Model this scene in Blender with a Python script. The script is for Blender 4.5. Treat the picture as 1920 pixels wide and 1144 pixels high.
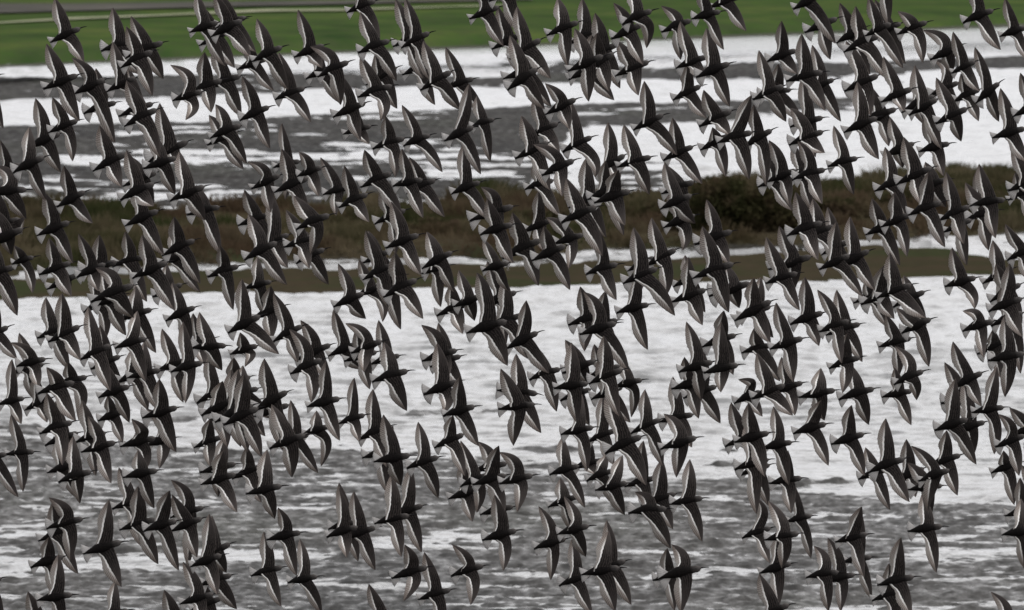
import bpy, math, random
import numpy as np
from mathutils import Vector, Matrix

for o in list(bpy.data.objects):
    bpy.data.objects.remove(o, do_unlink=True)
scene = bpy.context.scene
col = scene.collection
R = math.radians

# ------------------------------------------------------------------ camera
CAM = np.array([0.0, 0.0, 6.0])
PITCH = R(2.55)
HFOV = R(5.2)
FPX = 960 / math.tan(HFOV / 2)
cam_d = bpy.data.cameras.new('camera')
cam_d.sensor_width = 36
cam_d.lens = 18 / math.tan(HFOV / 2)
cam_d.clip_start = 1
cam_d.clip_end = 12000
cam_d.dof.use_dof = True
cam_d.dof.focus_distance = 51
cam_d.dof.aperture_fstop = 19
cam = bpy.data.objects.new('camera', cam_d)
col.objects.link(cam)
cam.location = CAM
cam.rotation_euler = (R(90) - PITCH, 0, 0)
scene.camera = cam
FWD = np.array([0, math.cos(PITCH), -math.sin(PITCH)])
UPV = np.array([0, math.sin(PITCH), math.cos(PITCH)])
RGT = np.array([1.0, 0, 0])

# ------------------------------------------------------------------ sky and sun
SUN_EL, SUN_AZ = R(46), R(62)          # thinly clouded sun, high on the right and a little beyond the flock
w = bpy.data.worlds.new('World')
scene.world = w
w.use_nodes = True
nt = w.node_tree
nt.nodes.clear()
out = nt.nodes.new('ShaderNodeOutputWorld')
bg = nt.nodes.new('ShaderNodeBackground')
sky = nt.nodes.new('ShaderNodeTexSky')
sky.sky_type = 'NISHITA'
sky.sun_disc = False
sky.sun_elevation = SUN_EL
sky.sun_rotation = SUN_AZ
sky.air_density = 1.0
sky.dust_density = 4.0
sky.ozone_density = 1.0
hs = nt.nodes.new('ShaderNodeHueSaturation')
hs.inputs['Saturation'].default_value = 0.12
nt.links.new(sky.outputs[0], hs.inputs['Color'])
# a veil of bright cloud lies over most of the clear sky
ctc = nt.nodes.new('ShaderNodeTexCoord')
cmp_ = nt.nodes.new('ShaderNodeMapping'); cmp_.inputs['Scale'].default_value = (1.0, 1.0, 3.0)
cno = nt.nodes.new('ShaderNodeTexNoise'); cno.inputs['Scale'].default_value = 2.2; cno.inputs['Detail'].default_value = 5
crm = nt.nodes.new('ShaderNodeValToRGB')
crm.color_ramp.elements[0].position = .3; crm.color_ramp.elements[0].color = (4.6, 4.65, 4.9, 1)
crm.color_ramp.elements[1].position = .7; crm.color_ramp.elements[1].color = (8.2, 8.05, 8.0, 1)
cmx = nt.nodes.new('ShaderNodeMix'); cmx.data_type = 'RGBA'; cmx.inputs[0].default_value = .78
nt.links.new(ctc.outputs['Generated'], cmp_.inputs[0]); nt.links.new(cmp_.outputs[0], cno.inputs['Vector'])
nt.links.new(cno.outputs[0], crm.inputs[0])
csx = nt.nodes.new('ShaderNodeSeparateXYZ'); nt.links.new(ctc.outputs['Generated'], csx.inputs[0])
cel = nt.nodes.new('ShaderNodeMapRange'); cel.inputs[1].default_value = 0.0; cel.inputs[2].default_value = .5
cel.inputs[3].default_value = 1.12; cel.inputs[4].default_value = .72
nt.links.new(csx.outputs[2], cel.inputs[0])
cml = nt.nodes.new('ShaderNodeMix'); cml.data_type = 'RGBA'; cml.blend_type = 'MULTIPLY'; cml.inputs[0].default_value = 1
nt.links.new(crm.outputs[0], cml.inputs[6]); nt.links.new(cel.outputs[0], cml.inputs[7])
nt.links.new(hs.outputs[0], cmx.inputs[6]); nt.links.new(cml.outputs[2], cmx.inputs[7])
nt.links.new(cmx.outputs[2], bg.inputs[0])
bg.inputs[1].default_value = 0.125
nt.links.new(bg.outputs[0], out.inputs[0])

sd = bpy.data.lights.new('sun', 'SUN')
sd.energy = 1.0
sd.angle = R(12)
sd.color = (1.0, 0.96, 0.9)
so = bpy.data.objects.new('sun', sd)
col.objects.link(so)
sv = Vector((math.sin(SUN_AZ) * math.cos(SUN_EL), math.cos(SUN_AZ) * math.cos(SUN_EL), math.sin(SUN_EL)))
so.rotation_euler = sv.to_track_quat('Z', 'Y').to_euler()

scene.render.engine = 'CYCLES'
scene.view_settings.view_transform = 'Standard'
scene.view_settings.look = 'None'
scene.view_settings.exposure = 0.86
scene.view_settings.gamma = 1.0
scene.render.resolution_x = 1024
scene.render.resolution_y = 610

# ------------------------------------------------------------------ helpers
def new_mat(name):
    m = bpy.data.materials.new(name)
    m.use_nodes = True
    t = m.node_tree
    t.nodes.clear()
    o = t.nodes.new('ShaderNodeOutputMaterial')
    return m, t, o

def N(t, kind, **kw):
    n = t.nodes.new(kind)
    for k, v in kw.items():
        if k in n.inputs.keys():
            n.inputs[k].default_value = v
        else:
            setattr(n, k, v)
    return n

def ramp(t, fac, stops, interp='LINEAR'):
    r = t.nodes.new('ShaderNodeValToRGB')
    r.color_ramp.interpolation = interp
    e = r.color_ramp.elements
    while len(e) < len(stops):
        e.new(0.5)
    for i, (p, c) in enumerate(stops):
        e[i].position = p
        e[i].color = (c[0], c[1], c[2], 1) if isinstance(c, (tuple, list)) else (c, c, c, 1)
    t.links.new(fac, r.inputs[0])
    return r.outputs[0]

def mixc(t, fac, a, b):
    m = t.nodes.new('ShaderNodeMix')
    m.data_type = 'RGBA'
    for sock, v in ((m.inputs[0], fac), (m.inputs[6], a), (m.inputs[7], b)):
        if hasattr(v, 'is_linked'):
            t.links.new(v, sock)
        elif isinstance(v, (int, float)):
            sock.default_value = v
        else:
            sock.default_value = (v[0], v[1], v[2], 1)
    return m.outputs[2]

def noise(t, scale, vec=(1, 1, 1), detail=4, rough=0.55, coord='Object'):
    tc = t.nodes.new('ShaderNodeTexCoord')
    mp = t.nodes.new('ShaderNodeMapping')
    mp.inputs['Scale'].default_value = vec
    t.links.new(tc.outputs[coord], mp.inputs['Vector'])
    n = t.nodes.new('ShaderNodeTexNoise')
    n.inputs['Scale'].default_value = scale
    n.inputs['Detail'].default_value = detail
    n.inputs['Roughness'].default_value = rough
    t.links.new(mp.outputs[0], n.inputs['Vector'])
    return n.outputs[0]

def mesh_obj(name, verts, faces, mats, uv=None, matidx=None, smooth=True, loc=None):
    me = bpy.data.meshes.new(name)
    verts = np.asarray(verts, dtype=np.float32)
    faces = np.asarray(faces, dtype=np.int32)
    k = faces.shape[1]
    me.vertices.add(len(verts))
    me.vertices.foreach_set('co', verts.ravel())
    me.loops.add(faces.size)
    me.loops.foreach_set('vertex_index', faces.ravel())
    me.polygons.add(len(faces))
    me.polygons.foreach_set('loop_start', np.arange(0, faces.size, k, dtype=np.int32))
    me.polygons.foreach_set('loop_total', np.full(len(faces), k, dtype=np.int32))
    for m in mats:
        me.materials.append(m)
    if matidx is not None:
        me.polygons.foreach_set('material_index', np.asarray(matidx, dtype=np.int32))
    if uv is not None:
        ul = me.uv_layers.new(name='UVMap')
        ul.data.foreach_set('uv', np.asarray(uv, dtype=np.float32)[faces.ravel()].ravel())
    me.update(calc_edges=True)
    me.validate()
    me.polygons.foreach_set('use_smooth', np.full(len(me.polygons), smooth))
    o = bpy.data.objects.new(name, me)
    if loc is not None:
        o.location = loc
    col.objects.link(o)
    return o

def tag(o, label=None, cat=None, group=None, kind=None):
    if label: o['label'] = label
    if cat: o['category'] = cat
    if group: o['group'] = group
    if kind: o['kind'] = kind
    return o

# value noise in numpy
def _h(ix, iy, s):
    n = (ix.astype(np.int64) * 374761393 + iy.astype(np.int64) * 668265263 + s * 974711) & 0x7fffffff
    n = ((n ^ (n >> 13)) * 1274126177) & 0x7fffffff
    return ((n ^ (n >> 16)) & 0xffff) / 65535.0
def vnoise(x, y, s=0):
    ix, iy = np.floor(x), np.floor(y)
    fx, fy = x - ix, y - iy
    fx = fx * fx * (3 - 2 * fx); fy = fy * fy * (3 - 2 * fy)
    a = _h(ix, iy, s); b = _h(ix + 1, iy, s); c = _h(ix, iy + 1, s); d = _h(ix + 1, iy + 1, s)
    return (a + (b - a) * fx) * (1 - fy) + (c + (d - c) * fx) * fy
def fbm(x, y, s=0, o=4, g=.55):
    v = 0; a = .5; tot = 0
    for k in range(o):
        v = v + a * vnoise(x + k * 17.3, y - k * 9.1, s + k); tot += a; a *= g
        x = x * 1.93 + y * .31; y = y * 1.93 - x * .12
    return v / tot

def ground(px, py, z=0.0):
    d = FWD[:, None] + RGT[:, None] * ((px - 960) / FPX) + UPV[:, None] * ((572 - py) / FPX)
    s = (z - CAM[2]) / d[2]
    return d[0] * s, d[1] * s

# ------------------------------------------------------------------ setting materials
def water_mat():
    m, t, o = new_mat('silty_water')
    p = N(t, 'ShaderNodeBsdfPrincipled', Roughness=0.10, IOR=1.33)
    n0 = noise(t, 0.05, (1, .35, 1), 4)
    c = ramp(t, n0, [(.35, (.030, .032, .031)), (.7, (.055, .053, .050))])
    t.links.new(c, p.inputs['Base Color'])
    n1 = noise(t, 2.6, (1, .42, 1), 4, .6)
    n2 = noise(t, .5, (1, .45, 1), 3, .5)
    ad = N(t, 'ShaderNodeMath', operation='MULTIPLY_ADD')
    t.links.new(n2, ad.inputs[0]); ad.inputs[1].default_value = 1.5; t.links.new(n1, ad.inputs[2])
    b = N(t, 'ShaderNodeBump', Strength=1.0, Distance=0.06)
    t.links.new(ad.outputs[0], b.inputs['Height'])
    t.links.new(b.outputs[0], p.inputs['Normal'])
    t.links.new(p.outputs[0], o.inputs[0])
    return m

def mud_mat(name, k, rg, spec):
    m, t, o = new_mat(name)
    p = N(t, 'ShaderNodeBsdfPrincipled', IOR=1.33)
    p.inputs['Specular IOR Level'].default_value = spec
    n0 = noise(t, .25, (1, .4, 1), 5)
    n1 = noise(t, 6.5, (1, .42, 1), 5, .65)
    a = ramp(t, n0, [(.3, (.022 * k, .021 * k, .020 * k)), (.55, (.042 * k, .039 * k, .036 * k)), (.75, (.036 * k, .038 * k, .027 * k))])
    b = ramp(t, n1, [(.3, .35), (.7, 1.5)])
    mm = N(t, 'ShaderNodeMix', data_type='RGBA', blend_type='MULTIPLY')
    mm.inputs[0].default_value = 1
    t.links.new(a, mm.inputs[6]); t.links.new(b, mm.inputs[7])
    t.links.new(mm.outputs[2], p.inputs['Base Color'])
    t.links.new(ramp(t, n1, [(.38, rg[0]), (.55, rg[1]), (.68, rg[2])]), p.inputs['Roughness'])
    bp = N(t, 'ShaderNodeBump', Strength=0.5, Distance=0.04)
    t.links.new(n1, bp.inputs['Height'])
    t.links.new(bp.outputs[0], p.inputs['Normal'])
    t.links.new(p.outputs[0], o.inputs[0])
    return m

def bank_mat():
    m, t, o = new_mat('marsh_soil')
    p = N(t, 'ShaderNodeBsdfDiffuse')
    n0 = noise(t, .35, (1, .5, 1), 5)
    n1 = noise(t, 5, (1, 1, 1), 4)
    a = ramp(t, n0, [(.3, (.024, .032, .013)), (.5, (.048, .038, .024)), (.62, (.030, .040, .016)), (.75, (.024, .044, .013))])
    t.links.new(mixc(t, n1, a, (.03, .025, .018)), p.inputs['Color'])
    t.links.new(p.outputs[0], o.inputs[0])
    return m

def field_mat():
    m, t, o = new_mat('pasture_grass')
    p = N(t, 'ShaderNodeBsdfDiffuse')
    n0 = noise(t, .35, (1, .35, 1), 5)
    n1 = noise(t, 2.5, (1, .22, 1), 4)
    a = ramp(t, n0, [(.3, (.023, .043, .015)), (.5, (.041, .070, .020)), (.7, (.070, .092, .027))])
    t.links.new(mixc(t, ramp(t, n1, [(.35, 0), (.65, .5)]), a, (.045, .050, .028)), p.inputs['Color'])
    t.links.new(p.outputs[0], o.inputs[0])
    return m

def plain_mat(name, c1, c2, scale=1.0, rough=.9, vec=(1, 1, 1)):
    m, t, o = new_mat(name)
    p = N(t, 'ShaderNodeBsdfPrincipled', Roughness=rough)
    p.inputs['Specular IOR Level'].default_value = .05
    n0 = noise(t, scale, vec, 5)
    t.links.new(ramp(t, n0, [(.3, c1), (.7, c2)]), p.inputs['Base Color'])
    t.links.new(p.outputs[0], o.inputs[0])
    return m

def leaf_mat(name, c1, c2, c3, sc=.45):
    m, t, o = new_mat(name)
    n0 = noise(t, sc, (1, .35, 1), 4)
    n1 = noise(t, sc * 2.7, (1, .4, 1), 3)
    a = mixc(t, ramp(t, n0, [(.4, 0), (.62, 1)]), c1, c2)
    a = mixc(t, ramp(t, n1, [(.45, 0), (.7, 1)]), a, c3)
    d = N(t, 'ShaderNodeBsdfDiffuse'); tr = N(t, 'ShaderNodeBsdfTranslucent')
    t.links.new(a, d.inputs[0]); t.links.new(a, tr.inputs[0])
    mx = N(t, 'ShaderNodeMixShader'); mx.inputs[0].default_value = .3
    t.links.new(d.outputs[0], mx.inputs[1]); t.links.new(tr.outputs[0], mx.inputs[2])
    t.links.new(mx.outputs[0], o.inputs[0])
    return m

M_WATER, M_BANK, M_FIELD = water_mat(), bank_mat(), field_mat()
M_MUD = mud_mat('charcoal_mud', .6, (.9, .75, .5), .15)
M_MUD2 = mud_mat('wet_rippled_mud', .8, (.75, .42, .14), .5)

# ------------------------------------------------------------------ ground: shorelines of the bay, traced on the ground plane
def L(pts):
    a = np.array(pts, float)
    return lambda x: np.interp(x, a[:, 0], a[:, 1])
field_edge = L([(-600, 148), (0, 125), (384, 109), (691, 96), (1000, 85), (1229, 74), (1613, 60), (1920, 48), (2500, 26)])
s1_top = L([(-600, 165), (0, 149), (300, 145), (400, 141), (600, 140), (780, 141), (900, 149), (1000, 143), (1050, 121), (1150, 127), (1230, 131), (1400, 121), (1600, 118), (1920, 107), (2500, 80)])
s1_bot = L([(-600, 215), (0, 188), (380, 181), (614, 166), (780, 164), (940, 159), (1060, 153), (1230, 150), (1400, 144), (1600, 138), (1920, 128), (2500, 100)])
fa_top = L([(-600, 262), (0, 239), (380, 230), (614, 216), (780, 209), (1000, 198), (1230, 194), (1500, 186), (1640, 183), (1760, 185), (2500, 190)])
fa_bot = L([(-600, 460), (0, 420), (900, 405), (980, 380), (1020, 300), (1080, 245), (1230, 236), (1550, 206), (1640, 196), (1760, 186), (2500, 190)])
bk_top = L([(-600, 430), (0, 412), (150, 408), (300, 404), (450, 408), (640, 401), (840, 395), (1000, 378), (1150, 375), (1230, 370), (1300, 358), (1440, 356), (1500, 358), (1580, 362), (1640, 352), (1780, 336), (1860, 342), (1920, 345), (2500, 330)])
bk_bot = L([(-600, 578), (0, 559), (370, 548), (607, 544), (794, 539), (964, 533), (1142, 530), (1400, 526), (1566, 521), (1736, 515), (1920, 513), (2500, 500)])
pool = L([(-600, 530), (0, 516), (130, 509), (380, 498), (640, 493), (870, 484), (950, 490), (1150, 473), (1300, 469), (1400, 465), (1740, 449), (1850, 452), (1920, 452), (2500, 440)])
pool_w = L([(-600, 1.5), (0, 1.5), (250, 1.5), (360, 3.5), (640, 3.5), (800, 2.5), (880, 3.5), (1000, 2.5), (1160, 6), (1400, 5.5), (1500, 3), (1650, 2), (1740, 6), (1820, 12), (1890, 16), (2500, 20)])
lo_top = L([(-600, 800), (0, 815), (200, 823), (400, 838), (614, 834), (760, 842), (900, 846), (1000, 858), (1100, 878), (1230, 898), (1400, 897), (1500, 912), (1600, 932), (1750, 942), (1920, 945), (2500, 955)])

def sm(a, b, x):
    t = np.clip((x - a) / (b - a), 0, 1)
    return t * t * (3 - 2 * t)

# sheets of standing water left on the flats, and bars of mud: x from, x to, y at both ends, half width, depth
PATCH = [
    (100, 560, 306, 299, 13, -1.4), (540, 1010, 291, 296, 15, -1.5), (560, 1000, 272, 270, 4, -1.3), (620, 1060, 316, 312, 6, -1.1),
    (80, 260, 346, 345, 3, -1.2), (290, 470, 361, 360, 3, -1.0), (380, 470, 385, 385, 4, -1.4), (290, 470, 402, 401, 5, -1.5),
    (150, 250, 406, 402, 4, -1.3), (800, 880, 349, 345, 6, -1.0), (780, 860, 392, 389, 4, -1.2), (20, 70, 424, 424, 4, -1.0),
    (900, 1300, 335, 322, 5, .9), (1080, 1320, 308, 306, 3, .7), (1100, 1260, 347, 340, 7, .9),
    (-80, 95, 803, 808, 10, 1.0), (250, 390, 790, 786, 6, .9), (745, 830, 779, 776, 7, .9), (880, 960, 777, 773, 5, .9),
    (470, 700, 786, 778, 3, .5), (1310, 1450, 874, 870, 2, .8), (1200, 1250, 852, 850, 3, .7), (1330, 1440, 845, 846, 2, .6), (1320, 1600, 909, 907, 3, .8),
    (-100, 130, 1001, 1000, 7, -1.5), (-100, 340, 1060, 1058, 15, -1.8), (-60, 120, 1036, 1038, 4, -1.2), (330, 520, 1045, 1042, 13, -1.6),
    (540, 650, 1043, 1040, 11, -1.4), (680, 760, 1020, 1014, 16, -1.3), (780, 960, 1022, 1012, 17, -1.25), (900, 1060, 1082, 1084, 5, -1.4),
    (1160, 1330, 1085, 1082, 8, -1.3), (1300, 1440, 1072, 1070, 4, -1.2), (1690, 2000, 1040, 1034, 14, -1.3), (1540, 1720, 1062, 1056, 6, -1.0),
    (1500, 1660, 1142, 1140, 9, -1.2), (600, 760, 1105, 1107, 6, -1.1), (470, 640, 1098, 1096, 5, -1.1), (0, 420, 880, 884, 5, -.9), (380, 640, 900, 896, 6, -.9),
    (1000, 1110, 882, 892, 8, -1.3), (940, 1100, 840, 848, 5, .6), (640, 900, 912, 918, 5, -.6), (1500, 1900, 965, 970, 6, -.5), (200, 380, 940, 944, 6, -.8),
    (1740, 1920, 1135, 1132, 5, -1.0), (820, 900, 1000, 1004, 8, -1.0), (1060, 1400, 935, 940, 5, -.5),
]

def build_flats():
    pxs = np.arange(-420, 2345, 3.0)
    pys = np.concatenate([np.arange(96, 420, 1.1), np.arange(420, 600, 1.4), np.arange(600, 780, 1.5), np.arange(780, 1250, .95)])
    PX, PY = np.meshgrid(pxs, pys)
    sh = PX.shape
    X, Y = ground(PX.ravel(), PY.ravel())
    X = X.reshape(sh); Y = Y.reshape(sh)
    # wobble the shorelines a little
    wob = (fbm(X * .35, Y * .06, 3) - .5) * 9 + (fbm(X * 1.6, Y * .3, 5) - .5) * 7
    Q = PY + wob * np.clip((PY - 60) / 260, .45, 1.3)
    m = np.full(sh, -1.9)
    m = np.maximum(m, -1.9 + 3.5 * sm(-4, 3, Q - s1_top(PX)) * (1 - sm(-3, 4, Q - s1_bot(PX))))
    m = np.maximum(m, -1.9 + 3.3 * sm(-4, 4, Q - fa_top(PX)) * (1 - sm(-8, 6, Q - fa_bot(PX))))
    low = sm(-12, 16, Q - lo_top(PX))
    m = np.maximum(m, -1.9 + 2.35 * low)
    for (x0, x1, y0, y1, h, dz) in PATCH:
        tt = np.clip((PX - x0) / (x1 - x0), 0, 1)
        yc = y0 + (y1 - y0) * tt
        k = sm(x0 - 25, x0 + 35, PX) * (1 - sm(x1 - 35, x1 + 25, PX)) * np.exp(-((Q - yc) / h) ** 2 * 1.1)
        m = m + k * (dz if dz < 0 else dz + 1.9 * (m < -1)) 
    stk = fbm(X * .22, Y * .42, 91, 3)
    m = m - 2.1 * sm(.60, .65, stk) * sm(268, 285, PY) * (1 - sm(395, 408, PY)) * (1 - sm(900, 1050, PX))
    m = m - .5 * sm(.55, .62, stk) * sm(230, 250, PY) * (1 - sm(268, 285, PY))
    bank = sm(-3, 4, Q - bk_top(PX)) * (1 - sm(-2.5, 2.5, PY + wob * .55 - bk_bot(PX)))
    pl = np.exp(-((Q * .5 + PY * .5 - pool(PX)) / pool_w(PX)) ** 2)
    m = np.where(bank > .3, -1.5, m)
    sc = np.clip(125 / Y, .5, 1)
    f1 = fbm(X * 2.3 * sc, Y * 4.2 * sc ** 2, 11, 4, .8) - .5
    f2 = fbm(X * .5, Y * .3, 19, 4) - .5
    z = m * .030 + f1 * .12 + f2 * .03
    front = sm(-9, -3, PY - pool(PX))
    zb = bank * (.10 + .14 * fbm(X * .5, Y * .2, 31)) * (1 - .82 * front) + (fbm(X * 2.2, Y * .9, 37) - .5) * .09 - pl * .45 - .05
    isb = bank > .02
    idx = np.arange(sh[0] * sh[1]).reshape(sh)
    def emit(name, Z, mask, mat, margin):
        q = mask[:-1, :-1] | mask[1:, :-1] | mask[:-1, 1:] | mask[1:, 1:]
        f = np.stack([idx[:-1, :-1][q], idx[1:, :-1][q], idx[1:, 1:][q], idx[:-1, 1:][q]], 1)
        u, inv = np.unique(f.ravel(), return_inverse=True)
        V = np.stack([X.ravel()[u], Y.ravel()[u], Z.ravel()[u]], 1)
        f = inv.reshape(f.shape)[:, ::-1][:, :]
        f = f[:, ::-1]
        return mesh_obj(name, V, f, [mat])
    emask = (z > -.03) & ~(bank > .3)
    a = emit('mudflat', np.maximum(z, -.045), emask & (PY < 680), M_MUD, 0)
    tag(a, 'charcoal mudflats beyond the marsh bank with thin bright sheets of water', kind='structure')
    a = emit('mudflat', np.maximum(z, -.045), emask & (PY > 680), M_MUD2, 0)
    tag(a, 'wet rippled grey mudflats in the foreground broken by pale water', kind='structure')
    b = emit('marsh_bank', np.maximum(zb, -.06), isb & (zb > -.05), M_BANK, 0)
    tag(b, 'low brown and olive marsh bank across the bay', kind='structure')
    # the open water: real wind ripples inside the bay, flat sheet beyond it
    zw = (fbm(X * 1.4 * sc, Y * 3.0 * sc ** 1.5, 51, 4, .65) - .5) * .15 * (1 - .55 * sm(740, 860, PY))  + (fbm(X * .6, Y * .5 * sc, 57, 2) - .5) * .05 * (1 - .8 * sm(420, 560, PY))
    ed = np.minimum(np.minimum(sm(-420, -330, PX), 1 - sm(2250, 2340, PX)), np.minimum(sm(96, 104, PY), 1 - sm(1235, 1248, PY)))
    zw = zw * ed
    zw = np.where((bank > .05) & (pl < .2), -.05, zw)
    f = np.stack([idx[:-1, :-1].ravel(), idx[1:, :-1].ravel(), idx[1:, 1:].ravel(), idx[:-1, 1:].ravel()], 1)
    V = np.stack([X.ravel(), Y.ravel(), zw.ravel()], 1)
    nv = len(V)
    a, b_, c, d = idx[0, 0], idx[0, -1], idx[-1, -1], idx[-1, 0]      # far left, far right, near right, near left
    V = np.concatenate([V, [(-6000, 9000, 0), (6000, 9000, 0), (6000, -200, 0), (-6000, -200, 0)]])
    f = np.concatenate([f, [(a, b_, nv + 1, nv), (b_, c, nv + 2, nv + 1), (c, d, nv + 3, nv + 2), (d, a, nv, nv + 3)]])
    wo = mesh_obj('water', V, f, [M_WATER])
    tag(wo, 'pale silvery shallow water of the bay', kind='structure')
    return X, Y, zb, bank, pl, PX, PY
X, Y, ZB, BANK, PL, PXg, PYg = build_flats()

# far pasture beyond the bay
pxs = np.linspace(-1500, 3400, 1200)
fe = field_edge(pxs) + (fbm(pxs / 90, pxs * 0, 7, 2) - .5) * 2
fx, fy = ground(pxs, fe)
rows = [fy, fy + 2.5, fy + 6, np.full_like(fy, 0) + 700, np.full_like(fy, 0) + 9000]
zz = [-.05, .25, .32, .4, 3.0]
V = []
for k, r in enumerate(rows):
    xs = fx * (r / fy)
    V += [(xs[i], max(r[i], fy[i] + k * .5), zz[k]) for i in range(len(pxs))]
n = len(pxs)
F = [(k * n + i, k * n + i + 1, (k + 1) * n + i + 1, (k + 1) * n + i) for k in range(len(rows) - 1) for i in range(n - 1)]
tag(mesh_obj('pasture', V, F, [M_FIELD], smooth=False), 'flat green pasture beyond the far shore', kind='structure')

def ribbon(name, pts, halfw, z, mat, label, kind='structure'):
    a = np.array(pts, float)
    xs = np.linspace(a[0, 0], a[-1, 0], 120)
    yc = np.interp(xs, a[:, 0], a[:, 1])
    hw = halfw * (.6 + .8 * fbm(xs / 45, xs * 0, 3)) if np.isscalar(halfw) else np.interp(xs, a[:, 0], halfw)
    V = []
    for sgn in (1, -1):
        gx, gy = ground(xs, yc + sgn * hw, z)
        V += [(gx[i], gy[i], z) for i in range(len(xs))]
    k = len(xs)
    F = [(i, i + 1, k + i + 1, k + i) for i in range(k - 1)]
    return tag(mesh_obj(name, V, F, [mat], smooth=False), label, kind=kind)
ribbon('track', [(-500, 62), (0, 42), (140, 34), (300, 28), (500, 19), (640, 18), (780, 14), (960, 9)], [1.2, 1.0, 1.8, 1.3, 2.2, 1.8, 1.0, .6], .37,
       plain_mat('pale_track', (.13, .15, .08), (.25, .25, .17), .8, vec=(1, .3, 1)), 'pale narrow track across the green pasture')
ribbon('shore_margin', [(-700, 149), (0, 124), (384, 108), (691, 95), (1000, 84), (1229, 73), (1613, 59), (1920, 47), (2500, 25)], 2.6, .375,
       plain_mat('shore_weed', (.022, .026, .016), (.050, .050, .034), 1.5, vec=(1, .3, 1)), 'dark weedy margin where the pasture meets the water')
ribbon('bare_earth', [(-700, 12), (0, 15), (140, 13), (380, 8), (700, 3), (1000, -2)], [9, 9, 7, 5, 3, 1], .374,
       plain_mat('bare_earth', (.030, .029, .024), (.060, .056, .046), .5, vec=(1, .3, 1)), 'grey brown bare strip along the far edge of the pasture')

# ------------------------------------------------------------------ vegetation
rng = np.random.default_rng(5)
def blades(cx, cy, cz, h, wd, nb, lean=.35):
    """clumps of narrow pointed blades, one quad-free triangle pair each"""
    n = len(cx)
    ang = rng.uniform(0, 2 * math.pi, (n, nb)); rad = rng.uniform(0, 1, (n, nb)) * wd[:, None]
    bx = cx[:, None] + np.cos(ang) * rad; by = cy[:, None] + np.sin(ang) * rad * 1.6
    hh = h[:, None] * rng.uniform(.5, 1.15, (n, nb))
    a2 = rng.uniform(0, 2 * math.pi, (n, nb)); bw = .012 + hh * .05
    dx, dy = np.cos(a2) * bw, np.sin(a2) * bw
    tx = bx + rng.normal(0, lean, (n, nb)) * hh; ty = by + rng.normal(0, lean, (n, nb)) * hh
    zb_ = np.repeat(cz[:, None], nb, 1)
    V = np.stack([np.stack([bx - dx, by - dy, zb_], -1), np.stack([bx + dx, by + dy, zb_], -1), np.stack([tx, ty, zb_ + hh], -1)], 2).reshape(-1, 3)
    return V, np.arange(len(V)).reshape(-1, 3)
ok = (BANK > .6) & (PL < .25) & (ZB > .02)
ii = np.flatnonzero(ok.ravel())
wgt = (Y.ravel()[ii]) ** 1.5
pick = rng.choice(ii, 60000, p=wgt / wgt.sum())
gx, gy, gz = X.ravel()[pick] + rng.uniform(-.1, .1, 60000), Y.ravel()[pick] + rng.uniform(-.3, .3, 60000), ZB.ravel()[pick]
clump = fbm(gx * .45, gy * .18, 71)
fr_ = sm(-14, -4, PYg.ravel()[pick] - pool(PXg.ravel()[pick]))
fine = fbm(gx * 2.0, gy * .8, 77, 3)
hgt = (.05 + .16 * np.clip((clump - .40) * 3.2, 0, 1) + .20 * np.clip((fine - .52) * 5, 0, 1)) * (1 - .45 * fr_)
V, F = blades(gx, gy, gz - .03, hgt, np.full(60000, .13), 6)
tag(mesh_obj('marsh_grass', V, F, [leaf_mat('marsh_grass_leaf', (.066, .046, .030), (.034, .040, .016), (.115, .095, .060))], smooth=False),
    'brown and olive marsh grass covering the low bank', 'grass', kind='stuff')

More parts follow.
